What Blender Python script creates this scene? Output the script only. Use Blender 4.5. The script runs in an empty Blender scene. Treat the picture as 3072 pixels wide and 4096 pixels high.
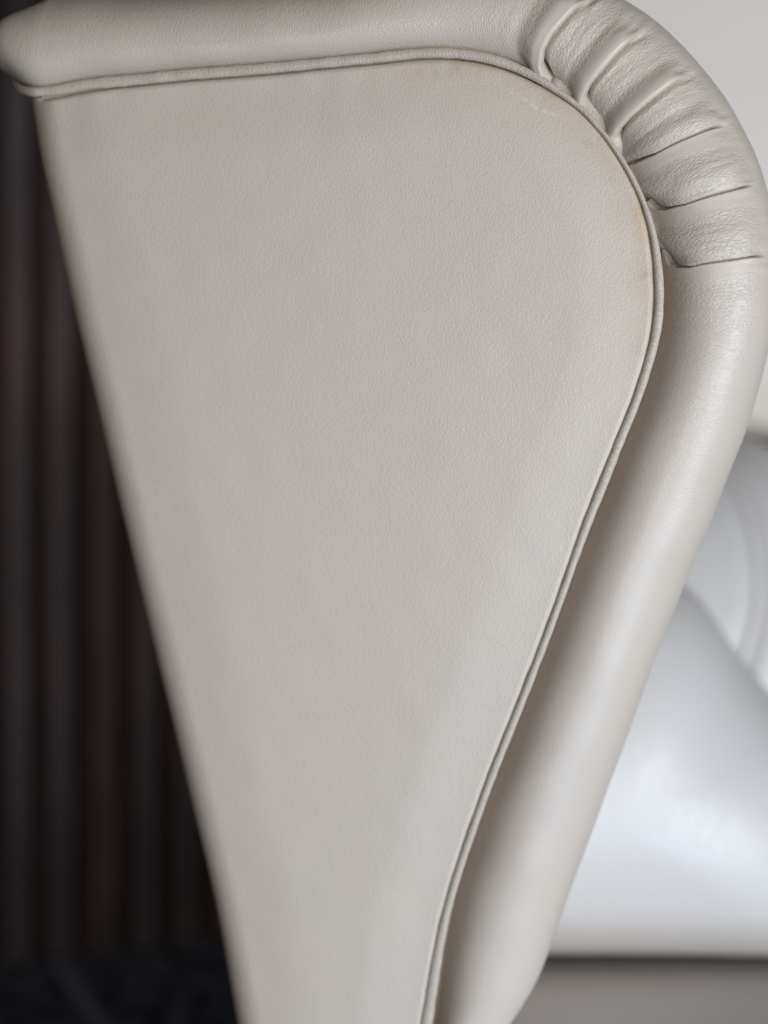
import bpy, math, random
import numpy as np

R = math.radians
random.seed(7)
rng = np.random.default_rng(11)
scene = bpy.context.scene
col = scene.collection

# ------------------------------------------------------------------ camera
F, CX, CY = 5120.0, 1536.0, 2048.0          # focal length and centre in pixels of the 3072x4096 frame
CAM = np.array([0.0, -0.8, 0.85])
cd = bpy.data.cameras.new("camera")
cam = bpy.data.objects.new("camera", cd)
col.objects.link(cam)
cam.location = CAM
cam.rotation_euler = (R(90), 0, 0)
cd.sensor_fit = 'HORIZONTAL'
cd.sensor_width = 24.0
cd.lens = 24.0 * F / 3072.0
cd.clip_start = 0.02
cd.clip_end = 60
cd.dof.use_dof = True
cd.dof.focus_distance = 0.803
cd.dof.aperture_fstop = 1.7
scene.camera = cam

# ------------------------------------------------------------------ world, lamps, exposure
w = bpy.data.worlds.new("World")
scene.world = w
w.use_nodes = True
bg = w.node_tree.nodes["Background"]
bg.inputs[0].default_value = (0.84, 0.85, 0.95, 1)
bg.inputs[1].default_value = 0.04
scene.view_settings.view_transform = 'Standard'
scene.view_settings.look = 'None'
scene.view_settings.exposure = -0.04
scene.view_settings.gamma = 1.0


def area(name, loc, target, sx, sy, power, color):
    ld = bpy.data.lights.new(name, 'AREA')
    ld.shape = 'RECTANGLE'
    ld.size, ld.size_y = sx, sy
    ld.energy = power
    ld.color = color
    o = bpy.data.objects.new(name, ld)
    col.objects.link(o)
    d = np.array(target, float) - np.array(loc, float)
    import mathutils
    o.rotation_euler = mathutils.Vector(d).to_track_quat('-Z', 'Y').to_euler()
    o.location = loc
    return o


area("window_light", (2.05, -2.6, 0.30), (0.25, 0.2, 0.75), 1.5, 0.50, 93, (0.87, 0.935, 1.0))
area("room_light", (0.16, -2.5, 0.34), (0.2, 0.0, 0.95), 0.50, 0.55, 20, (1.0, 0.92, 0.83))
area("low_cool_fill", (0.55, -1.0, 0.13), (0.05, 0.1, 0.6), 0.6, 0.18, 6.5, (0.46, 0.69, 1.0))  # added cool fill near the floor, turns the arm's foot bluer; no real window
slat_fill = area("slat_wall_fill", (-0.75, 0.35, 2.1), (-0.6, 1.6, 0.7), 0.3, 0.3, 2.1, (1.0, 0.95, 0.97))  # added fill that lifts only the dark slats, no real fixture there
slat_fill.data.spread = R(70)


# ------------------------------------------------------------------ placing helpers
def ray(px, py):
    return np.array([(px - CX) / F, 1.0, -(py - CY) / F])


def P(px, py, depth):
    return CAM + ray(px, py) * depth


# plane of the arm front: its left side and its foot stand a little further off
ya, pb = R(9), R(7)
E1 = np.array([math.cos(ya), -math.sin(ya), 0.0])
E2 = np.array([0.0, -math.sin(pb), math.cos(pb)])
E2 = E2 - E1 * E2.dot(E1)
E2 /= np.linalg.norm(E2)
NN = np.cross(E1, E2)
O0 = P(2400, 800, 0.80)
BACK = np.array([0.0, 1.0, 0.0])


def loc(px, py, h=0.0):
    r = ray(px, py)
    t = (O0 + NN * h - CAM).dot(NN) / r.dot(NN)
    d = CAM + r * t - O0
    return np.array([d.dot(E1), d.dot(E2)])


def wld(u, v, h):
    u, v, h = np.broadcast_arrays(u, v, h)
    return O0 + u[..., None] * E1 + v[..., None] * E2 + h[..., None] * NN


def smooth(x):
    x = np.clip(x, 0, 1)
    return x * x * (3 - 2 * x)


def dense(pts, step=0.0004, sig=8):
    pts = np.array(pts, float)
    n = len(pts)
    ext = np.vstack([2 * pts[0] - pts[1], pts, 2 * pts[-1] - pts[-2]])
    out = []
    for i in range(n - 1):
        p0, p1, p2, p3 = ext[i], ext[i + 1], ext[i + 2], ext[i + 3]
        t = np.linspace(0, 1, 40, endpoint=False)[:, None]
        out.append(0.5 * ((2 * p1) + (-p0 + p2) * t + (2 * p0 - 5 * p1 + 4 * p2 - p3) * t ** 2
                          + (-p0 + 3 * p1 - 3 * p2 + p3) * t ** 3))
    out = np.vstack(out + [pts[-1:]])
    return resample(out, step, sig)


def resample(c, step, sig):
    L = np.r_[0, np.cumsum(np.linalg.norm(np.diff(c, axis=0), axis=1))]
    n = max(8, int(L[-1] / step))
    q = np.linspace(0, L[-1], n)
    c = np.stack([np.interp(q, L, c[:, k]) for k in range(c.shape[1])], 1)
    if sig > 0:
        w_ = int(sig * 3)
        k = np.exp(-0.5 * (np.arange(-w_, w_ + 1) / sig) ** 2)
        k /= k.sum()
        pad = np.vstack([2 * c[0] - c[w_:0:-1], c, 2 * c[-1] - c[-2:-w_ - 2:-1]])
        c = np.stack([np.convolve(pad[:, j], k, 'valid') for j in range(c.shape[1])], 1)
    return c


def seg_dist(P2, poly):
    """distance of points (...,2) to a polyline"""
    sh = P2.shape[:-1]
    q = P2.reshape(-1, 2)
    best = np.full(len(q), 1e9)
    a, b = poly[:-1], poly[1:]
    ab = b - a
    l2 = (ab ** 2).sum(1) + 1e-18
    for i in range(0, len(q), 4000):
        qq = q[i:i + 4000]
        t = np.clip(((qq[:, None] - a[None]) * ab[None]).sum(2) / l2[None], 0, 1)
        dd = np.linalg.norm(qq[:, None] - (a[None] + t[..., None] * ab[None]), axis=2)
        best[i:i + 4000] = dd.min(1)
    return best.reshape(sh)


# smooth random field (sum of waves)
class Field:
    def __init__(self, wl, n=14, seed=0, aniso=(1, 1)):
        g = np.random.default_rng(seed)
        th = g.uniform(0, 2 * np.pi, n)
        k = 2 * np.pi / (wl * g.uniform(0.7, 1.6, n))
        self.kx, self.ky = k * np.cos(th) / aniso[0], k * np.sin(th) / aniso[1]
        self.ph = g.uniform(0, 2 * np.pi, n)
        self.n = n

    def __call__(self, x, y):
        r = 0
        for i in range(self.n):
            r = r + np.sin(self.kx[i] * x + self.ky[i] * y + self.ph[i])
        return r / math.sqrt(self.n / 2)


# ------------------------------------------------------------------ mesh helpers
def mesh_obj(name, verts, faces, mat, parent=None, uv=None, attrs=None):
    me = bpy.data.meshes.new(name)
    me.from_pydata([tuple(v) for v in verts], [], faces)
    me.update()
    if uv is not None:
        l = me.uv_layers.new(name="UVMap")
        idx = np.empty(len(me.loops), np.int32)
        me.loops.foreach_get("vertex_index", idx)
        l.data.foreach_set("uv", np.asarray(uv, np.float32)[idx].ravel())
    for k, a in (attrs or {}).items():
        at = me.attributes.new(k, 'FLOAT', 'POINT')
        at.data.foreach_set("value", np.asarray(a, np.float32).ravel())
    me.polygons.foreach_set("use_smooth", [True] * len(me.polygons))
    if mat:
        me.materials.append(mat)
    o = bpy.data.objects.new(name, me)
    col.objects.link(o)
    if parent:
        o.parent = parent
    return o


def grid_faces(n, m, base=0, flip=False, closed=False):
    f = []
    for i in range(n - 1):
        for j in range(m if closed else m - 1):
            j2 = (j + 1) % m
            a, b, c, d = base + i * m + j, base + i * m + j2, base + (i + 1) * m + j2, base + (i + 1) * m + j
            f.append((a, d, c, b) if flip else (a, b, c, d))
    return f


class Bag:
    """several grids collected into one mesh"""
    def __init__(self):
        self.v, self.f, self.uv, self.at, self.n = [], [], [], {}, 0

    def grid(self, V, uv=None, flip=False, closed=False, **at):
        n, m = V.shape[:2]
        self.f += grid_faces(n, m, self.n, flip, closed)
        self.v.append(V.reshape(-1, 3))
        self.uv.append(np.zeros((n * m, 2)) if uv is None else np.asarray(uv).reshape(-1, 2))
        for k, a in at.items():
            self.at.setdefault(k, []).append(np.broadcast_to(a, (n, m)).reshape(-1))
        self.n += n * m

    def build(self, name, mat, parent=None):
        return mesh_obj(name, np.vstack(self.v), self.f, mat, parent, np.vstack(self.uv),
                        {k: np.concatenate(a) for k, a in self.at.items()})


def tube(path, frames, ra, rb, seg=14):
    """path (n,3); frames = (side, up) arrays; ra along side, rb along up"""
    a = np.linspace(0, 2 * np.pi, seg, endpoint=False)
    side, up = frames
    ra = np.broadcast_to(ra, (len(path),))
    rb = np.broadcast_to(rb, (len(path),))
    return (path[:, None] + side[:, None] * (np.cos(a)[None, :, None] * ra[:, None, None])
            + up[:, None] * (np.sin(a)[None, :, None] * rb[:, None, None]))


def box_mesh(name, c, size, mat, parent=None, bev=0.003, rotz=0.0):
    import bmesh
    bm = bmesh.new()
    bmesh.ops.create_cube(bm, size=1.0)
    bmesh.ops.scale(bm, vec=size, verts=bm.verts)
    if bev:
        bmesh.ops.bevel(bm, geom=bm.edges[:], offset=bev, segments=2, profile=0.6, affect='EDGES')
    me = bpy.data.meshes.new(name)
    bm.to_mesh(me)
    bm.free()
    me.materials.append(mat)
    o = bpy.data.objects.new(name, me)
    col.objects.link(o)
    o.location = c
    o.rotation_euler = (0, 0, rotz)
    if parent:
        o.parent = parent
    return o


def tag(o, label=None, cat=None, group=None, kind=None):
    for k, v in (("label", label), ("category", cat), ("group", group), ("kind", kind)):
        if v:
            o[k] = v
    return o


def empty(name, l=(0, 0, 0)):
    o = bpy.data.objects.new(name, None)
    col.objects.link(o)
    o.location = l
    return o


# ------------------------------------------------------------------ materials
def leather(name, base, rough=0.42, cell=420.0, stretch=(1.0, 1.0), rot=0.0, depth=0.00035, spec=0.5,
            wrinkle=False, stain=False, fine=1.0):
    m = bpy.data.materials.new(name)
    m.use_nodes = True
    nt = m.node_tree
    N, L = nt.nodes, nt.links
    bs = N["Principled BSDF"]
    uv = N.new("ShaderNodeUVMap")
    mp = N.new("ShaderNodeMapping")
    mp.inputs["Rotation"].default_value = (0, 0, rot)
    L.new(uv.outputs[0], mp.inputs[0])
    st = N.new("ShaderNodeMapping")
    st.inputs["Scale"].default_value = (stretch[0], stretch[1], 1)
    L.new(mp.outputs[0], st.inputs[0])
    # bend the grain a little
    nz = N.new("ShaderNodeTexNoise")
    nz.inputs["Scale"].default_value = cell * 0.22
    nz.inputs["Detail"].default_value = 2.0
    L.new(st.outputs[0], nz.inputs["Vector"])
    sc = N.new("ShaderNodeVectorMath"); sc.operation = 'SCALE'
    sc.inputs["Scale"].default_value = 2.6 / cell
    L.new(nz.outputs["Color"], sc.inputs[0])
    ad = N.new("ShaderNodeVectorMath"); ad.operation = 'ADD'
    L.new(st.outputs[0], ad.inputs[0]); L.new(sc.outputs[0], ad.inputs[1])
    vo = N.new("ShaderNodeTexVoronoi")
    vo.feature = 'DISTANCE_TO_EDGE'
    vo.inputs["Scale"].default_value = cell
    L.new(ad.outputs[0], vo.inputs["Vector"])
    mr = N.new("ShaderNodeMapRange"); mr.interpolation_type = 'SMOOTHSTEP'
    mr.inputs["From Max"].default_value = 0.32
    L.new(vo.outputs["Distance"], mr.inputs["Value"])
    n2 = N.new("ShaderNodeTexNoise")
    n2.inputs["Scale"].default_value = cell * 0.55
    n2.inputs["Detail"].default_value = 3.0
    L.new(ad.outputs[0], n2.inputs["Vector"])
    mixh = N.new("ShaderNodeMath"); mixh.operation = 'MULTIPLY_ADD'
    L.new(n2.outputs["Fac"], mixh.inputs[0]); mixh.inputs[1].default_value = 1.1
    L.new(mr.outputs[0], mixh.inputs[2])
    h = mixh.outputs[0]
    if wrinkle:
        at = N.new("ShaderNodeAttribute"); at.attribute_name = "wrinkle"
        mu = N.new("ShaderNodeMath"); mu.operation = 'MULTIPLY'
        L.new(h, mu.inputs[0]); L.new(at.outputs["Fac"], mu.inputs[1])
        h = mu.outputs[0]
    # very fine pore grain that follows no direction
    n3 = N.new("ShaderNodeTexNoise")
    n3.inputs["Scale"].default_value = 1500
    n3.inputs["Detail"].default_value = 1.0
    L.new(uv.outputs[0], n3.inputs["Vector"])
    ad3 = N.new("ShaderNodeMath"); ad3.operation = 'MULTIPLY_ADD'
    L.new(n3.outputs["Fac"], ad3.inputs[0]); ad3.inputs[1].default_value = 0.18 * fine
    L.new(h, ad3.inputs[2])
    bp = N.new("ShaderNodeBump")
    bp.inputs["Strength"].default_value = 1.0
    bp.inputs["Distance"].default_value = depth
    L.new(ad3.outputs[0], bp.inputs["Height"])
    L.new(bp.outputs[0], bs.inputs["Normal"])
    # colour: dye varies softly over the hide
    cn = N.new("ShaderNodeTexNoise")
    cn.inputs["Scale"].default_value = 14.0
    cn.inputs["Detail"].default_value = 4.0
    L.new(uv.outputs[0], cn.inputs["Vector"])
    cr = N.new("ShaderNodeValToRGB")
    b = np.array(base)
    cr.color_ramp.elements[0].position = 0.3
    cr.color_ramp.elements[1].position = 0.7
    cr.color_ramp.elements[0].color = (*(b * np.array([0.990, 0.992, 0.997])), 1)
    cr.color_ramp.elements[1].color = (*np.clip(b * np.array([1.008, 1.004, 0.997]), 0, 1), 1)
    L.new(cn.outputs["Fac"], cr.inputs[0])
    c = cr.outputs[0]
    if stain:
        at = N.new("ShaderNodeAttribute"); at.attribute_name = "stain"
        sn = N.new("ShaderNodeTexNoise"); sn.inputs["Scale"].default_value = 55.0; sn.inputs["Detail"].default_value = 3.0
        L.new(uv.outputs[0], sn.inputs["Vector"])
        sm = N.new("ShaderNodeMapRange"); sm.inputs["From Min"].default_value = 0.28; sm.inputs["From Max"].default_value = 0.70
        L.new(sn.outputs["Fac"], sm.inputs["Value"])
        sx = N.new("ShaderNodeMath"); sx.operation = 'MULTIPLY'
        L.new(sm.outputs[0], sx.inputs[0]); L.new(at.outputs["Fac"], sx.inputs[1])
        mx = N.new("ShaderNodeMix"); mx.data_type = 'RGBA'
        L.new(sx.outputs[0], mx.inputs[0]); L.new(c, mx.inputs[6])
        mx.inputs[7].default_value = (b[0] * 0.86, b[1] * 0.75, b[2] * 0.52, 1)
        # small grey scuffs along the same edge
        sn2 = N.new("ShaderNodeTexNoise"); sn2.inputs["Scale"].default_value = 85.0; sn2.inputs["Detail"].default_value = 2.0
        mo = N.new("ShaderNodeVectorMath"); mo.operation = 'ADD'; mo.inputs[1].default_value = (3.1, 7.7, 0)
        L.new(uv.outputs[0], mo.inputs[0]); L.new(mo.outputs[0], sn2.inputs["Vector"])
        sm2 = N.new("ShaderNodeMapRange"); sm2.inputs["From Min"].default_value = 0.60; sm2.inputs["From Max"].default_value = 0.72
        L.new(sn2.outputs["Fac"], sm2.inputs["Value"])
        sx2 = N.new("ShaderNodeMath"); sx2.operation = 'MULTIPLY'
        L.new(sm2.outputs[0], sx2.inputs[0]); L.new(at.outputs["Fac"], sx2.inputs[1])
        mx2 = N.new("ShaderNodeMix"); mx2.data_type = 'RGBA'
        L.new(sx2.outputs[0], mx2.inputs[0]); L.new(mx.outputs[2], mx2.inputs[6])
        mx2.inputs[7].default_value = (b[0] * 0.68, b[1] * 0.69, b[2] * 0.74, 1)
        at3 = N.new("ShaderNodeAttribute"); at3.attribute_name = "scuff"
        mx3 = N.new("ShaderNodeMix"); mx3.data_type = 'RGBA'
        sc3 = N.new("ShaderNodeTexNoise"); sc3.inputs["Scale"].default_value = 260.0
        L.new(uv.outputs[0], sc3.inputs["Vector"])
        sm3 = N.new("ShaderNodeMapRange"); sm3.inputs["From Min"].default_value = 0.40; sm3.inputs["From Max"].default_value = 0.65
        L.new(sc3.outputs["Fac"], sm3.inputs["Value"])
        sx3 = N.new("ShaderNodeMath"); sx3.operation = 'MULTIPLY'
        L.new(sm3.outputs[0], sx3.inputs[0]); L.new(at3.outputs["Fac"], sx3.inputs[1])
        L.new(sx3.outputs[0], mx3.inputs[0]); L.new(mx2.outputs[2], mx3.inputs[6])
        mx3.inputs[7].default_value = (0.70, 0.69, 0.68, 1)
        c = mx3.outputs[2]
    L.new(c, bs.inputs["Base Color"])
    # gloss is uneven
    rr = N.new("ShaderNodeMapRange")
    rr.inputs["To Min"].default_value = rough - 0.05
    rr.inputs["To Max"].default_value = rough + 0.07
    L.new(n2.outputs["Fac"], rr.inputs["Value"])
    L.new(rr.outputs[0], bs.inputs["Roughness"])
    bs.inputs["Specular IOR Level"].default_value = spec
    return m


LEATHER = (0.545, 0.470, 0.402)
M_panel = leather("panel_leather", LEATHER, rough=0.50, cell=520, stretch=(1.0, 0.6), rot=R(-28), depth=0.00009, stain=True)
M_roll = leather("roll_leather", LEATHER, rough=0.43, cell=720, stretch=(1.0, 0.34), depth=0.00015, spec=0.62, wrinkle=True)
M_pipe = leather("piping_leather", (0.475, 0.408, 0.342), rough=0.45, cell=700, stretch=(1.0, 0.3), depth=0.00016)
M_back = leather("back_leather_cool_lit", (0.60, 0.575, 0.555), rough=0.38, cell=420, stretch=(1.0, 0.4), depth=0.00012)  # same hide as the arm; cool, bright window light is put into its colour
M_seat = leather("seat_leather_lightened", (0.80, 0.755, 0.72), rough=0.40, cell=420, depth=0.0003)  # same hide again, colour lightened to stand in for light the seat lacks


def simple(name, base, rough=0.6, noise=None, bump=None, spec=0.4):
    m = bpy.data.materials.new(name)
    m.use_nodes = True
    nt = m.node_tree
    N, L = nt.nodes, nt.links
    bs = N["Principled BSDF"]
    bs.inputs["Roughness"].default_value = rough
    bs.inputs["Specular IOR Level"].default_value = spec
    tc = N.new("ShaderNodeTexCoord")
    mp = N.new("ShaderNodeMapping")
    L.new(tc.outputs["Object"], mp.inputs[0])
    b = np.array(base)
    if noise:
        scl, stretch, amt, tint = noise
        mp.inputs["Scale"].default_value = stretch
        nz = N.new("ShaderNodeTexNoise"); nz.inputs["Scale"].default_value = scl; nz.inputs["Detail"].default_value = 5
        L.new(mp.outputs[0], nz.inputs["Vector"])
        cr = N.new("ShaderNodeValToRGB")
        cr.color_ramp.elements[0].position = 0.35; cr.color_ramp.elements[1].position = 0.68
        cr.color_ramp.elements[0].color = (*(b * (1 - amt)), 1)
        cr.color_ramp.elements[1].color = (*(b * (1 + amt) * np.array(tint)), 1)
        L.new(nz.outputs["Fac"], cr.inputs[0]); L.new(cr.outputs[0], bs.inputs["Base Color"])
        if bump:
            bp = N.new("ShaderNodeBump"); bp.inputs["Distance"].default_value = bump
            L.new(nz.outputs["Fac"], bp.inputs["Height"]); L.new(bp.outputs[0], bs.inputs["Normal"])
    else:
        bs.inputs["Base Color"].default_value = (*b, 1)
    return m


M_slat = simple("dark_stained_wood", (0.036, 0.029, 0.035), 0.50, (3.0, (5, 5, 0.8), 0.45, (1.28, 0.93, 0.78)), 0.0005)
M_slatbrown = simple("brown_stained_wood", (0.030, 0.0205, 0.018), 0.55, (9.0, (14, 14, 0.9), 0.45, (1.2, 0.95, 0.8)), 0.0005)
M_backing = simple("dark_red_backing", (0.016, 0.004, 0.002), 0.8, (6.0, (3, 3, 1), 0.4, (1.2, 1, 1)))
M_carpet = simple("dark_carpet", (0.026, 0.028, 0.033), 0.95, (30.0, (1, 0.5, 1), 0.9, (1, 1.03, 1.1)), 0.003, 0.1)
M_strip = simple("grey_inlay", (0.09, 0.09, 0.10), 0.6, (30.0, (1, 1, 1), 0.2, (1, 1, 1)))
M_wall = simple("pale_wall_paint", (0.92, 0.845, 0.765), 0.7, (2.2, (1, 1, 0.35), 0.03, (1, 1, 1)))
M_dark = simple("dark_lining", (0.03, 0.026, 0.024), 0.9, (40.0, (1, 1, 1), 0.2, (1, 1, 1)))

# ------------------------------------------------------------------ outlines of the arm front (traced, laid on the arm's own plane)
panel_edge_px = [(140, 384), (175, 382), (235, 379), (334, 360), (588, 333), (814, 312), (1085, 291), (1300, 268), (1500, 250), (1600, 238),
                 (1700, 229), (1799, 230), (1907, 243), (1989, 263), (2072, 294), (2155, 333), (2237, 381), (2312, 432),
                 (2378, 496), (2444, 579), (2510, 686), (2551, 772), (2585, 868), (2605, 965), (2616, 1075), (2620, 1185),
                 (2613, 1300), (2592, 1410), (2537, 1590), (2455, 1794), (2347, 2064), (2220, 2426), (2093, 2759),
                 (1960, 3093), (1848, 3406), (1785, 3610), (1740, 3800), (1689, 4089), (1640, 4350), (1560, 4650), (1440, 4850)]
roll_in_px = [(150, 352), (217, 343), (343, 316), (542, 298), (768, 276), (904, 267), (1220, 240), (1500, 212), (1600, 200), (1700, 193),
              (1824, 193), (1932, 206), (2031, 234), (2113, 268), (2204, 328), (2280, 385), (2345, 445), (2420, 535),
              (2475, 610), (2530, 700), (2580, 800), (2612, 890), (2634, 965), (2650, 1060), (2659, 1180), (2648, 1310),
              (2622, 1430), (2570, 1600), (2494, 1780), (2429, 1964), (2353, 2140), (2200, 2564), (2070, 2900),
              (1981, 3122), (1884, 3397), (1817, 3610), (1778, 3805), (1737, 4089), (1690, 4350), (1650, 4600)]
left_edge_px = [(133, 392), (141, 440), (168, 590), (204, 755), (306, 1222), (407, 1648), (537, 2204), (667, 2741), (778, 3204),
                (870, 3593), (954, 4056), (1010, 4350), (1100, 4650), (1230, 4850)]
outer_px = [(-100, -150), (46, -132), (120, -122), (300, -98), (600, -90), (1000, -106), (1300, -138), (1700, -190), (2000, -195), (2250, -135), (2400, -72),
            (2527, 0), (2668, 91), (2808, 240), (2924, 397), (2998, 529), (3072, 686), (3105, 850), (3118, 1050),
            (3110, 1250), (3072, 1463), (3018, 1640), (2961, 1817), (2858, 2075), (2746, 2348), (2611, 2680), (2538, 2900),
            (2443, 3157), (2340, 3440), (2259, 3654), (2214, 3787), (2177, 3911), (2141, 3982), (2044, 4096), (1930, 4230),
            (1850, 4400), (1800, 4700)]

H_IN = -0.008
path = dense([loc(x, y, H_IN) for x, y in roll_in_px], 0.0005, 14)
outer = dense([loc(x, y, -0.022) for x, y in outer_px], 0.001, 8)
edge = dense([loc(x, y, -0.002) for x, y in panel_edge_px], 0.0008, 6)
left = dense([loc(x, y, -0.032) for x, y in left_edge_px], 0.0008, 6)
S = np.r_[0, np.cumsum(np.linalg.norm(np.diff(path, axis=0), axis=1))]
TAN = np.gradient(path, axis=0)
TAN /= np.linalg.norm(TAN, axis=1)[:, None]
for _k in range(2):
    _g = np.exp(-0.5 * (np.arange(-30, 31) / 12.0) ** 2); _g /= _g.sum()
    TAN = np.stack([np.convolve(np.pad(TAN[:, j], 30, 'edge'), _g, 'valid') for j in (0, 1)], 1)
TAN /= np.linalg.norm(TAN, axis=1)[:, None]
OUT = np.stack([-TAN[:, 1], TAN[:, 0]], 1)


def ray_hit(p, d, poly):
    a, b = poly[:-1], poly[1:]
    e = b - a
    den = d[0] * e[:, 1] - d[1] * e[:, 0]
    den = np.where(np.abs(den) < 1e-12, 1e-12, den)
    ap = a - p
    t = (ap[:, 0] * e[:, 1] - ap[:, 1] * e[:, 0]) / den
    q = (ap[:, 0] * d[1] - ap[:, 1] * d[0]) / den
    ok = (q >= 0) & (q <= 1) & (t > 0.004)
    return t[ok].min() if ok.any() else np.nan


sub = np.arange(0, len(path), 10)
Wd = np.array([ray_hit(path[i], OUT[i], outer) for i in sub])
good = ~np.isnan(Wd)
Wd = np.interp(S, S[sub][good], Wd[good])
_g = np.exp(-0.5 * (np.arange(-100, 101) / 36.0) ** 2); _g /= _g.sum()
Wd = np.convolve(np.pad(Wd, 100, 'edge'), _g, 'valid')
Wd = np.maximum(Wd, 0.012)
CR = 0.44                                     # where the crest of the roll lies across its visible width
H0 = 0.003                                    # crest height over the panel's plane


def at_s(s, arr):
    if arr.ndim == 1:
        return np.interp(s, S, arr)
    return np.stack([np.interp(s, S, arr[:, k]) for k in range(arr.shape[1])], -1)


CIN = 1.05 * CR


def roll_section(s, phi):
    """lateral place, height and outward normal (lateral, height) on the roll's section"""
    W = at_s(s, Wd)
    cr = 0.23 + (CR - 0.23) * smooth((s - S_TOP[0]) / (S_TOP[1] - S_TOP[0]))
    c, a = cr * W, (1 - cr) * W
    b = np.where(phi < 0, BIN(s), a * (1.0 + 0.6 * (1 - smooth((s - S_TOP[0]) / (S_TOP[1] - S_TOP[0])))))
    l = np.where(phi < 0, 1.05 * c, a)
    lat = c + l * np.sin(phi)
    hh = H0 + b * (np.cos(phi) - 1)
    nl, nh = b * np.sin(phi), l * np.cos(phi)
    q = np.sqrt(nl ** 2 + nh ** 2) + 1e-12
    return lat, hh, nl / q, nh / q


def BIN(s):
    return 0.018 + 0.020 * smooth((s - S_TURN[0]) / (S_TURN[1] - S_TURN[0]))


def roll_surface(s, phi, ext, dh=0.0, dl=0.0):
    """s along the roll, phi round its section (0 = crest), ext = length run straight back past 90 degrees"""
    p, o, W = at_s(s, path), at_s(s, OUT), at_s(s, Wd)
    lat, hh, nl, nh = roll_section(s, phi)
    lat = lat + nl * dh + dl
    hh = hh + nh * dh
    return wld(p[..., 0] + o[..., 0] * lat, p[..., 1] + o[..., 1] * lat, hh) + BACK * np.asarray(ext)[..., None], W


def s_lat(px, py, h=-0.003):
    q = loc(px, py, h)
    d = np.linalg.norm(path - q, axis=1)
    i = int(d.argmin())
    # refine with the outward frame
    sgn = (q - path[i]).dot(OUT[i])
    return S[i], max(sgn, 0.0) / Wd[i]


creases_px = [
    [(2206, 326), (2186, 296), (2172, 258), (2180, 205), (2209, 154), (2252, 106), (2300, 53), (2345, 10), (2380, -30)],
    [(2328, 426), (2337, 405), (2341, 380), (2360, 345), (2386, 314), (2461, 231), (2520, 172), (2577, 124), (2640, 75)],
    [(2455, 572), (2466, 545), (2484, 515), (2527, 471), (2610, 405), (2701, 331), (2780, 295), (2835, 268)],
    [(2518, 646), (2527, 651), (2613, 618), (2694, 578), (2775, 541), (2857, 504), (2897, 490), (2946, 474)],
    [(2588, 790), (2600, 812), (2621, 830), (2653, 834), (2735, 818), (2816, 793), (2930, 759), (2979, 741), (3019, 724)],
    [(2645, 965), (2655, 1030), (2674, 1048), (2702, 1063), (2753, 1066), (2807, 1055), (2880, 1045), (2945, 1034), (3006, 1023)],
]
S_TOP = (s_lat(1200, 245)[0], s_lat(2200, 322)[0])
S_TURN = (s_lat(2150, 300)[0], s_lat(2655, 1250)[0])
END_LAT = [0.80, 0.80, 0.84, 0.86, 0.88, 0.88]
creases = []
for cp in creases_px:
    a = np.array([s_lat(x, y) for x, y in cp])
    a = a[np.argsort(a[:, 1])]
    creases.append(a)

# section parameter: angles from the hidden inner side over the crest to the outer side, then straight back
PHI = np.concatenate([np.linspace(-88, -74, 6, endpoint=False), np.linspace(-74, 60, 140, endpoint=False), np.linspace(60, 90, 18)])
PHI = np.radians(PHI)
EXT = np.array([0.006, 0.02, 0.05, 0.12, 0.25, 0.45])
PH = np.r_[PHI, np.full(len(EXT), np.pi / 2)]
EX = np.r_[np.zeros(len(PHI)), EXT]
LATR = CR + np.where(PH < 0, CIN, 1 - CR) * np.sin(PH)             # lateral share of the visible width
ARC = np.r_[np.cumsum(np.r_[0, np.abs(np.diff(PHI)) * 0.038]), 0]
ARC = np.r_[np.cumsum(np.r_[0, np.diff(PHI)]) * 0.038, (PHI[-1] - PHI[0]) * 0.038 + EXT]


def crease_s(k):
    a = creases[k]
    s = np.interp(LATR, a[:, 1], a[:, 0])
    sg = 1.6
    kk = np.exp(-0.5 * (np.arange(-5, 6) / sg) ** 2); kk /= kk.sum()
    return np.convolve(np.pad(s, 5, 'edge'), kk, 'valid')


CS = [crease_s(k) for k in range(6)]
FADE = [1 - smooth((LATR - (e - 0.22)) / 0.22) for e in END_LAT]
AMP = [0.0052, 0.0052, 0.0050, 0.0036, 0.0034, 0.0030]      # how far each fold stands proud at its lip
DEP = [0.0036, 0.0036, 0.0036, 0.0115, 0.0115, 0.0110]
REC = [0.0034, 0.0034, 0.0034, 0.0020, 0.0020, 0.0020]      # how far the next fold tucks under it
RAMP = [(0.955, 1.0), (0.52, 0.93), (0.52, 0.93), (0.45, 0.85), (0.25, 0.80), (0.25, 0.80)]
bulge = Field(0.030, 10, 3, (1, 1.5))
wr_big = Field(0.0042, 26, 5, (1.0, 5.0))
wr_end = Field(0.0055, 20, 9, (1.0, 5.0))
wr_mid = Field(0.0075, 20, 6, (1.0, 4.0))

# inner ends of the folds draw away from the piping: (offset just after a crease, offset at the lip), metres
INNER = [None, (0.0032, 0.0005), (0.0035, 0.0005), (0.0038, 0.0075), (0.0000, 0.0080), (0.0004, 0.0075)]
G_IN = 1 - smooth((np.degrees(PH) + 70) / 60)

UVL = np.broadcast_to(ARC, (1, len(ARC)))


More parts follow.
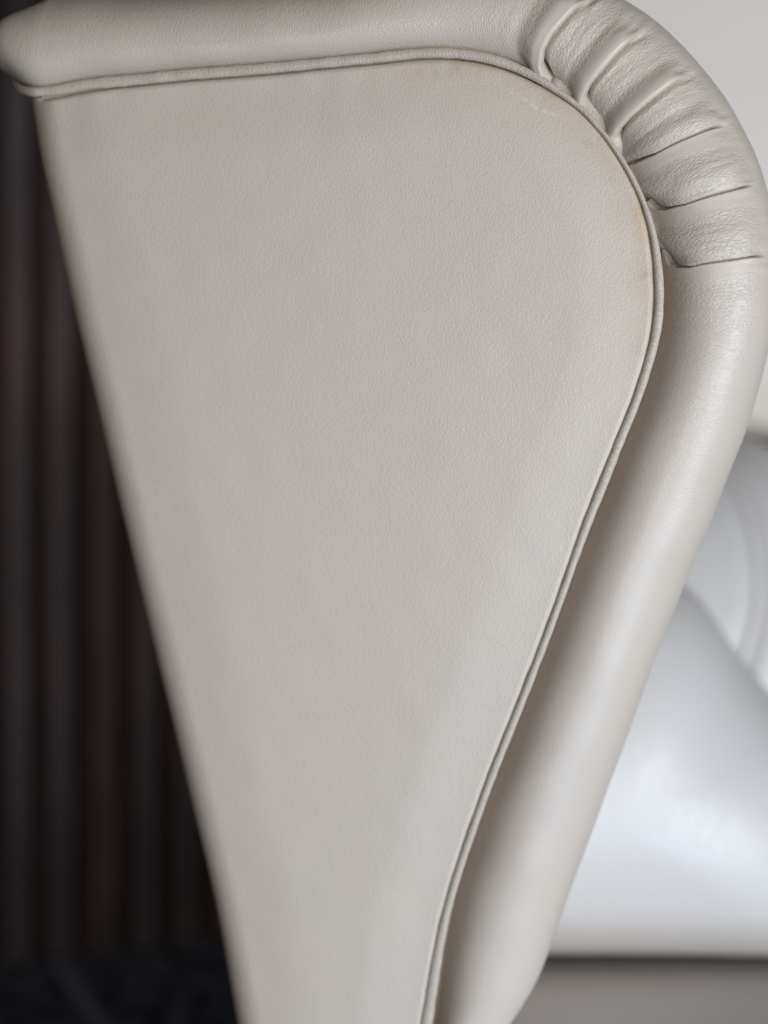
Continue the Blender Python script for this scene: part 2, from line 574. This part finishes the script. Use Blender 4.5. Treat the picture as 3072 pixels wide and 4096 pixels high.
def section(k0, k1, s0, s1, n):
    """one fold between crease k0 (None = plain start at s0) and crease k1 (None = plain end at s1)"""
    m = len(PH)
    if k0 is not None and k1 is not None:
        p = 0.5 - 0.5 * np.cos(np.linspace(0, np.pi, n))
    else:
        p = np.linspace(0, 1, n)
        if k1 is not None:
            p = 1 - (1 - p) ** 1.7
        else:
            p = p ** 1.7
    sA = CS[k0] if k0 is not None else np.full(m, s0)
    sB = CS[k1] if k1 is not None else np.full(m, s1)
    P_ = p[:, None]
    s = sA[None] + (sB - sA)[None] * P_
    dh = np.zeros((n, m))
    dist_a = (s - sA[None])
    dist_b = (sB[None] - s)
    if k0 is not None:
        fa = FADE[k0][None]
        dh = dh - DEP[k0] * fa * (1 - smooth(dist_a / REC[k0]))
        s = s - 0.0016 * fa * (1 - smooth(dist_a / 0.004))     # runs in under the lip before it
    wr = np.ones((n, m))
    lip = None
    if k1 is not None:
        fb = FADE[k1][None]
        if k0 is None:
            up = smooth((0.018 - dist_b) / 0.013)
        else:
            r0, r1 = RAMP[k1]
            up = smooth((P_ - r0) / (r1 - r0))
        dh = dh + AMP[k1] * fb * up
        # smooth stretched strip along the lip of the first three folds
        if k1 <= 2:
            wr = wr * (1 - 0.92 * fb * smooth((0.0110 - dist_b) / 0.005))
        # lip rounds over and under
        T = AMP[k1] + DEP[k1] + 0.0006
        rr = 0.0021 if k1 <= 2 else 0.0013
        dh = dh - fb * rr * (1 - np.sqrt(np.clip(1 - np.clip((rr - dist_b) / rr, 0, 1) ** 2, 0, 1))) * 0.9
        th = np.linspace(0, 1, 9)[1:, None]
        lip_dh = dh[-1:] - fb * T * th
        lip_s = sB[None] + fb * (0.0004 * np.sin(np.pi * th) - 0.0014 * th ** 2)
        s = np.vstack([s, lip_s]); dh = np.vstack([dh, lip_dh]); wr = np.vstack([wr, np.repeat(wr[-1:], 8, 0)])
        P_ = np.vstack([P_, np.ones((8, 1))])
    if k0 is not None and k0 >= 3:
        wr[:n] = wr[:n] * (1 - 0.85 * FADE[k0][None] * (1 - smooth((dist_a - 0.005) / 0.007)))
    # leather slack inside each fold: real ripples along the section
    A = np.broadcast_to(ARC[None], s.shape)
    env = np.clip(1 - np.abs(LATR[None] - 0.5) * 1.35, 0.0, 1)
    for kk_, dd_, pad_ in ((k0, dist_a, 0), (k1, dist_b if k1 is not None else None, 8)):
        if kk_ is None:
            continue
        dfull = np.vstack([dd_, np.zeros((len(s) - n, m))]) if len(s) > n and pad_ == 8 else (np.vstack([dd_, np.full((len(s) - n, m), 1.0)]) if len(s) > n else dd_)
        e2 = np.exp(-((LATR[None] - END_LAT[kk_] + 0.07) / 0.10) ** 2) * np.exp(-(dfull / 0.006) ** 2)
        dh = dh + 0.00040 * wr_end(s, A) * e2
    if k0 is not None and k1 is not None:
        dh = dh + 0.0018 * np.sin(np.pi * np.clip(P_, 0, 1)) * np.clip(1.1 - LATR[None], 0, 1) * (1.0 if k0 >= 2 else 0.3)
        dh = dh + (0.00007 * wr_big(s, A) + 0.00010 * wr_mid(s, A)) * wr * env
        dh = dh + 0.0003 * bulge(s, A) * env
        wr = wr * 1.25
    else:
        near = 1 - smooth((dist_b if k1 is not None else dist_a) / 0.05)
        near = np.vstack([near, np.repeat(near[-1:], len(s) - n, 0)]) if len(s) > n else near
        dh = dh + (0.00006 * wr_big(s, A) + 0.00010 * wr_mid(s, A)) * wr * env * near
        dh = dh * 1.0 + 0.0003 * bulge(s * 0.6, A) * env * smooth((s - S[0] - 0.011) / 0.05)
        calm = 0.75 if k1 is not None else 0.22 + 0.38 * (1 - smooth(dist_a / 0.20))
        wr = wr * (calm + (1 - calm) * near)
    dl = 0.0
    key = k1 if (k0 is not None and k1 is not None) else None
    if key is not None and INNER[key] is not None:
        o0, o1 = INNER[key]
        dl = (o0 + (o1 - o0) * (smooth(P_) if key <= 2 else smooth((P_ - 0.45) / 0.55))) * G_IN[None]
    V, W = roll_surface(s, np.broadcast_to(PH[None], s.shape), np.broadcast_to(EX[None], s.shape), dh, dl)
    uv = np.stack([s, A], -1)
    return V, uv, wr * np.clip(0.35 + 0.65 * smooth((0.99 - LATR[None]) / 0.25), 0, 1)


# ------------------------------------------------------------------ the armchair
chair = empty("armchair", (0.0, 0.0, 0.0))
tag(chair, "pale taupe leather armchair with a piped arm front and a pleated rolled edge", "armchair")

# plain roll: the run along the top, its end turned back at the left, and the run down the front
bag = Bag()
V, uv, wr = section(None, 0, S[0] + 0.010, None, 300)
bag.grid(V, uv, wrinkle=wr)
# end of the top run, turning back round the outer side of the arm
p0, o0, W0 = at_s(S[0] + 0.010, path), at_s(S[0] + 0.010, OUT), float(at_s(S[0] + 0.010, Wd))
t0 = at_s(S[0] + 0.010, TAN)
lat, hh, _nl, _nh = roll_section(np.full(len(PHI), S[0] + 0.010), PHI)
HA = H0 - 0.042
th = np.concatenate([np.linspace(0, 88, 40), np.full(6, 90)])
ex = np.concatenate([np.zeros(40), [0.002, 0.01, 0.04, 0.12, 0.25, 0.45]])
rows = []
for t_, e_ in zip(np.radians(th), ex):
    rel = hh - HA
    along = -np.maximum(rel, 0.0) * math.sin(t_) * 1.2
    h2 = hh - np.maximum(rel, 0.0) * (1 - math.cos(t_))
    l2 = lat - along * 0.42 * smooth(-along / 0.035) * (1 - 0.6 * lat / W0) - 0.03 * W0 * (1 - math.cos(t_)) * (lat / W0) ** 2
    pos = p0 + t0 * along[:, None] + o0 * l2[:, None]
    rows.append(wld(pos[:, 0], pos[:, 1], h2) + BACK * e_)
Ve = np.stack(rows[::-1])
ue = np.stack(np.broadcast_arrays((S[0] + 0.010 - np.linspace(0.06, 0, len(rows)))[:, None], (ARC[:len(PHI)])[None]), -1)
bag.grid(Ve, ue, wrinkle=np.full(Ve.shape[:2], 0.75))
V, uv, wr = section(5, None, None, S[-1], 420)
bag.grid(V, uv, wrinkle=wr)
roll = bag.build("arm_roll", M_roll, chair)

for k in range(5):
    V, uv, wr = section(k, k + 1, None, None, 110)
    b = Bag()
    b.grid(V, uv, wrinkle=wr)
    b.build("pleat", M_roll, roll)

# flat front panel, with its outer edge rounded back and running down the side
NR, NC = 330, 150
qa = np.linspace(0, 1, NR)
Ls = np.stack([np.interp(qa, np.linspace(0, 1, len(left)), left[:, k]) for k in (0, 1)], 1)
Rs = np.stack([np.interp(qa ** 0.92, np.linspace(0, 1, len(edge)), edge[:, k]) for k in (0, 1)], 1)
x = np.linspace(0, 1, NC)
cl = 0.5 - 0.5 * np.cos(np.pi * x)
cl = 0.35 * cl + 0.65 * (0.5 - 0.5 * np.cos(np.pi * cl))
UV2 = Ls[:, None] + (Rs - Ls)[:, None] * cl[None, :, None]
dl_ = seg_dist(UV2, left[::4])
dr_ = seg_dist(UV2, edge[::4])
und = Field(0.09, 12, 21)
und2 = Field(0.035, 12, 22)
rl, re_ = 0.027, 0.0045
hgt = -(rl - np.sqrt(np.clip(rl ** 2 - np.clip(rl - dl_, 0, rl) ** 2, 0, None)))
hgt = hgt - 0.0045 * (1 - smooth(dl_ / 0.07)) ** 1.0
hgt = hgt - (re_ - np.sqrt(np.clip(re_ ** 2 - np.clip(re_ - dr_, 0, re_) ** 2, 0, None)))
hgt = hgt + 0.0035 * smooth(dr_ / 0.05) - 0.0035
inner_ = smooth(dr_ / 0.02) * smooth(dl_ / 0.02)
hgt = hgt + (0.00009 * und(UV2[..., 0], UV2[..., 1]) + 0.00005 * und2(UV2[..., 0], UV2[..., 1])) * inner_
# soft puckers hanging from the top seam
topness = np.exp(-dr_ / 0.018) * (UV2[..., 0] < loc(1500, 300)[0])
hgt = hgt + 0.00030 * np.sin(UV2[..., 0] * 150 + 2 * np.sin(UV2[..., 0] * 37)) * topness * smooth(dr_ / 0.004)
Vp = wld(UV2[..., 0], UV2[..., 1], hgt)
# side run
side = [Vp[:, 0] + BACK * e for e in (0.45, 0.25, 0.10, 0.03, 0.008)]
rim = [Vp[:, -1] - NN * e for e in (0.004, 0.014)]
Vp = np.stack(side + [Vp[:, j] for j in range(NC)] + rim, 1)
uvp = np.concatenate([UV2[:, :1].repeat(5, 1) - np.array([.45, .25, .1, .03, .008])[None, :, None] * np.array([1, 0]), UV2,
                      UV2[:, -1:].repeat(2, 1)], 1)
cpos = np.array([loc(2380, 560), loc(2560, 830), loc(2590, 1120), loc(2120, 340), loc(1900, 262)])
dc = np.stack([np.linalg.norm(UV2 - c, axis=-1) for c in cpos]).min(0)
stain = np.exp(-(dr_ / 0.011) ** 1.2) * np.exp(-(dc / 0.045) ** 2) * 1.0
stain = np.concatenate([np.zeros((NR, 5)), stain, np.repeat(stain[:, -1:], 2, 1)], 1)
b = Bag()
scuff = np.zeros(UV2.shape[:2])
for pl, wd in (([(2030, 360), (2090, 385), (2125, 415), (2170, 440), (2230, 462)], 0.0010), ([(2243, 2215), (2246, 2180), (2256, 2155)], 0.0008),
               ([(1560, 820), (1590, 850)], 0.0008)):
    ds = seg_dist(UV2, np.array([loc(*q_) for q_ in pl]))
    scuff = np.maximum(scuff, 0.5 * np.exp(-(ds / wd) ** 2))
scuff = np.concatenate([np.zeros((NR, 5)), scuff, np.zeros((NR, 2))], 1)
b.grid(Vp, uvp, stain=stain, scuff=scuff)
b.build("arm_panel", M_panel, chair)

# piping between panel and roll
mid = []
hw = []
ii = np.arange(0, len(path), 3)
de = seg_dist(path[ii], edge)
for i, d in zip(ii, de):
    mid.append(path[i] - OUT[i] * d * (0.53 + 0.10 * smooth((S[i] - S_TURN[1]) / 0.05)))
    hw.append(d * 0.5)
mid = np.array(mid)
hw = np.clip(np.array(hw), 0.0018, 0.0042)
_g = np.exp(-0.5 * (np.arange(-40, 41) / 16.0) ** 2); _g /= _g.sum()
hw = np.convolve(np.pad(hw, 40, 'edge'), _g, 'valid')
sm = S[ii]
wob = Field(0.02, 8, 31)
ph3 = wld(mid[:, 0], mid[:, 1], np.full(len(mid), -0.0048) + 0.00015 * wob(sm, sm * 0))
sd = np.stack([OUT[ii][:, 0]], 1) * E1 + np.stack([OUT[ii][:, 1]], 1) * E2
up = np.broadcast_to(NN, sd.shape)
V = tube(ph3, (sd, up), hw * (0.90 + 0.13 * smooth((sm - S_TURN[0]) / (S_TURN[1] - S_TURN[0])) + 0.025 * wob(sm * 1.7, sm * 0)), 0.0022, 18)
# its left end turns back over the corner
lead = [V[:1] + (-E1 * a_ * 0.9 + BACK * b_ + E2 * c_) for a_, b_, c_ in ((0.020, 0.060, 0.030), (0.026, 0.040, 0.022), (0.025, 0.022, 0.013), (0.014, 0.009, 0.005), (0.006, 0.003, 0.0015))]
V = np.concatenate(lead + [V], 0)
uvt = np.stack(np.broadcast_arrays(np.r_[-0.07, -0.05, -0.03, -0.015, -0.007, sm][:, None], (np.arange(18) * 0.0012)[None]), -1)
b = Bag()
b.grid(V, uvt, closed=True)
b.build("piping", M_pipe, chair)

# flange under the folds that the piping is sewn to
sf = np.linspace(S[0], S[-1], 500)
pf, of = at_s(sf, path), at_s(sf, OUT)
js = np.linspace(-0.010, 0.016, 9)
hj = -0.0125 - 0.006 * np.clip(np.abs(js - 0.001) / 0.012, 0, 1) ** 2
Vf = wld(pf[:, None, 0] + of[:, None, 0] * js[None], pf[:, None, 1] + of[:, None, 1] * js[None], hj[None] - 0.0115 * smooth((sf - CS[2].max() - 0.004) / 0.010)[:, None] + 0.0060 * (smooth((sf - CS[0].max() + 0.006) / 0.008) * (1 - smooth((sf - CS[2].min()) / 0.02)))[:, None])
b = Bag()
b.grid(Vf, np.stack(np.broadcast_arrays(sf[:, None], js[None]), -1))
b.build("welt_flange", M_pipe, chair)


# ------------------------------------------------------------------ seat and back, out of focus behind the arm
def pillow(name, outline_px, depth, thick, rnd, mat, tilt=0.0, dent=None, parent=chair, power=2.6, nr=60, na=240, back=0.05):
    """padded pad: an outline standing at a depth, its face rounded back to the edge"""
    pts = np.array([P(x_, y_, depth) for x_, y_ in outline_px])
    c2 = pts[:, [0, 2]]
    c2 = np.vstack([c2, c2[:1]])
    loop = resample(dense_closed(c2), 0.004, 3)
    n_ = len(loop)
    idx = np.linspace(0, n_ - 1, na, endpoint=False).astype(int)
    lp = loop[idx]
    cen = lp.mean(0)
    rr = 1 - (1 - np.linspace(0, 1, nr)) ** 1.8
    G = cen + (lp[None] - cen) * rr[:, None, None]
    z = thick * np.sqrt(1 - np.clip(rr, 0, 1) ** power)[:, None] * np.ones((1, na))
    if dent is not None:
        z = z + dent(G)
    y = CAM[1] + depth - z + tilt * (G[..., 1] - cen[1])
    V_ = np.stack([G[..., 0], y, G[..., 1]], -1)
    skirt = [V_[-1:] + np.array([0, e, 0]) for e in (back * 0.2, back)]
    V_ = np.concatenate([V_] + skirt, 0)
    uv_ = np.concatenate([G, G[-1:], G[-1:]], 0)
    b_ = Bag()
    b_.grid(V_, uv_, closed=True)
    return b_.build(name, mat, parent), (cen, lp, thick)


def dense_closed(c):
    pts = c[:-1]
    n = len(pts)
    out = []
    for i in range(n):
        p0_, p1_, p2_, p3_ = pts[i - 1], pts[i], pts[(i + 1) % n], pts[(i + 2) % n]
        t = np.linspace(0, 1, 20, endpoint=False)[:, None]
        out.append(0.5 * ((2 * p1_) + (-p0_ + p2_) * t + (2 * p0_ - 5 * p1_ + 4 * p2_ - p3_) * t ** 2 + (-p0_ + 3 * p1_ - 3 * p2_ + p3_) * t ** 3))
    return np.vstack(out + [pts[:1]])


# tall inner back with a curved seam
DB = 1.45
seam_px = [(2905, 1880), (2958, 1985), (2984, 2110), (2990, 2246), (2980, 2370), (2957, 2480), (2917, 2595), (2860, 2720), (2790, 2850)]
seam = np.array([P(x_, y_, DB - 0.13)[[0, 2]] for x_, y_ in seam_px])
seam_d = dense(seam, 0.002, 4)


def seam_dent(G):
    d_ = seg_dist(G, seam_d[::3])
    # the pad right of the seam swells more than the strip left of it
    return -0.010 * np.exp(-(d_ / 0.012) ** 2)


back_px = [(2100, 2050), (2400, 1850), (2700, 1765), (2880, 1745), (2985, 1757), (3080, 1800), (3200, 1890), (3330, 2050), (3420, 2400), (3450, 2900),
           (3440, 3400), (3300, 3720), (2800, 3760), (2300, 3750), (2050, 3500), (2000, 2800)]
bk, (bcen, blp, bthick) = pillow("backrest", back_px, DB, 0.20, 0.20, M_back, dent=seam_dent, power=2.1)

lum_px = [(1350, 2750), (1650, 2450), (2150, 2285), (2500, 2265), (2640, 2290), (2746, 2352), (2834, 2452), (2917, 2590), (3000, 2690), (3080, 2778),
          (3260, 2960), (3420, 3200), (3500, 3450), (3490, 3640), (3400, 3745), (3200, 3783), (2800, 3778), (2400, 3774), (2100, 3772), (1550, 3740), (1280, 3500), (1260, 3050)]
lb, _ = pillow("lumbar_cushion", lum_px, 1.25, 0.16, 0.16, M_back, power=2.3)

# piping on the back seam
sc_ = seam_d
tn = np.gradient(sc_, axis=0); tn /= np.linalg.norm(tn, axis=1)[:, None]
bang = np.arctan2(*(blp - bcen).T[::-1])
brad = np.linalg.norm(blp - bcen, axis=1)
oo = np.argsort(bang)
srr = np.linalg.norm(sc_ - bcen, axis=1) / np.interp(np.arctan2(*(sc_ - bcen).T[::-1]), bang[oo], brad[oo], period=2 * np.pi)
z_ = bthick * np.sqrt(np.clip(1 - np.clip(srr, 0, 1) ** 2.1, 0, 1)) - 0.009
pp = np.stack([sc_[:, 0], CAM[1] + DB - z_, sc_[:, 1]], 1)
sdn = np.stack([-tn[:, 1], 0 * tn[:, 0], tn[:, 0]], 1)
b = Bag()
V = tube(pp, (sdn, np.broadcast_to(np.array([0, -1.0, 0]), sdn.shape)), 0.0048, 0.0048, 14)
b.grid(V, np.stack(np.broadcast_arrays((np.arange(len(pp)) * 0.002)[:, None], (np.arange(14) * 0.002)[None]), -1), closed=True)
b.build("back_piping", M_back, bk)

# seat cushion: crowned top, rounded rim
x0, x1, y0, y1 = 0.02, 0.62, CAM[1] + 0.86, CAM[1] + 1.262
zt = 0.85 - (3806 - CY) / F * 1.25
na_, nb_ = 90, 70
gx = 0.5 - 0.5 * np.cos(np.linspace(0, np.pi, na_))
gy = 0.5 - 0.5 * np.cos(np.linspace(0, np.pi, nb_))
X, Y = np.meshgrid(x0 + (x1 - x0) * gx, y0 + (y1 - y0) * gy, indexing='ij')
dd = np.minimum(np.minimum(X - x0, x1 - X), np.minimum(Y - y0, y1 - Y))
q = np.clip(1 - dd / 0.022, 0, 1)
Z = zt - 0.022 + 0.022 * np.sqrt(np.clip(1 - q ** 2, 0, 1)) + 0.006 * (1 - ((X - (x0 + x1) / 2) / (0.5 * (x1 - x0))) ** 2) * (1 - ((Y - (y0 + y1) / 2) / (0.5 * (y1 - y0))) ** 2)
Z = Z - 0.004 * smooth((X - 0.30) / 0.3)
top = np.stack([X, Y, Z], -1)
b = Bag()
b.grid(top, np.stack([X, Y], -1))
border = np.concatenate([top[:, 0], top[-1, 1:], top[-2::-1, -1], top[0, -2:0:-1]])
wallv = np.stack([border, border - np.array([0, 0, 0.02]), border - np.array([0, 0, 0.12])], 0)
b.grid(wallv, wallv[..., [0, 2]], closed=True)
b.build("seat_cushion", M_seat, chair)
box_mesh("seat_base", (0.31, CAM[1] + 1.10, 0.155), (0.62, 0.50, 0.27), M_seat, chair, 0.01)
box_mesh("back_frame", (0.33, CAM[1] + 1.56, 0.47), (0.66, 0.10, 0.90), M_dark, chair, 0.02)

# ------------------------------------------------------------------ setting: floor, slatted wall, pale wall
HC = CAM[2]


def floor_at(px, py):
    d = HC * F / (py - CY)
    return P(px, py, d)


fl = mesh_obj("floor", [(-6, -5, 0), (6, -5, 0), (6, 6, 0), (-6, 6, 0)], [(0, 1, 2, 3)], M_carpet)
tag(fl, kind="structure")
a_, b_ = floor_at(235, 3868), floor_at(420, 4130)
dv = b_ - a_
a_ = a_ - dv * 0.05
b_ = b_ + dv * 3
nrm = np.array([-dv[1], dv[0], 0]); nrm /= np.linalg.norm(nrm)
hwid = 0.009
sv = [a_ + nrm * hwid, a_ - nrm * hwid, b_ - nrm * hwid, b_ + nrm * hwid]
sv = [np.array([q_[0], q_[1], 0.004]) for q_ in sv]
mesh_obj("inlay_strip", sv, [(0, 1, 2, 3)], M_strip, fl)

A = floor_at(0, 3872)
B = floor_at(850, 3776)
A[2] = B[2] = 0
dw = B - A
Lw = np.linalg.norm(dw)
ew = dw / Lw
nw = np.array([ew[1], -ew[0], 0])       # toward the camera
rz = math.atan2(ew[1], ew[0])
slats = empty("slat_wall", tuple(A))
tag(slats, "dark brown wall of upright wooden slats behind the armchair's left side", "slatted wall", kind="thing")
PITCH = Lw * 168.0 / 850.0
HT = 2.4


def put(o, along, off, z):
    q_ = ew * along + nw * off
    o.location = (q_[0], q_[1], z)
    o.rotation_euler = (0, 0, rz)


bkm = box_mesh("backing", (0, 0, 0), (Lw * 3.2, 0.02, HT), M_backing, slats, 0)
put(bkm, Lw * 0.35, -0.045, HT / 2)
sm1 = None
for i in range(-6, 10):
    mat = M_slatbrown if i in (-1, -4, 2, 5) else M_slat
    if sm1 is None:
        o = box_mesh("slat", (0, 0, 0), (PITCH * 0.60, 0.034, HT), mat, slats, 0.006)
        sm1 = o
    else:
        o = sm1.copy()
        if mat != sm1.data.materials[0]:
            if not globals().get("sm2"):
                sm2 = sm1.data.copy(); sm2.materials[0] = mat
            o.data = sm2
        col.objects.link(o)
    o.parent = slats
    # lit slats centred near x = 75, 245, 412, 577, 750 in the picture
    put(o, Lw * 75.0 / 850 + i * PITCH + random.uniform(-0.003, 0.003), -0.017 + random.uniform(-0.004, 0.004), HT / 2 + 0.002)

# pale plaster wall behind the chair's right side
wx0, wx1, wy = P(1500, 0, 1.78)[0], P(4600, 0, 1.78)[0], CAM[1] + 1.78
box_mesh("wall", ((wx0 + wx1) / 2, wy + 0.06, 1.2), (wx1 - wx0, 0.12, 2.4), M_wall, None, 0.006)
tag(bpy.data.objects["wall"], "plain pale cream plaster wall behind the armchair's back", "wall", kind="thing")
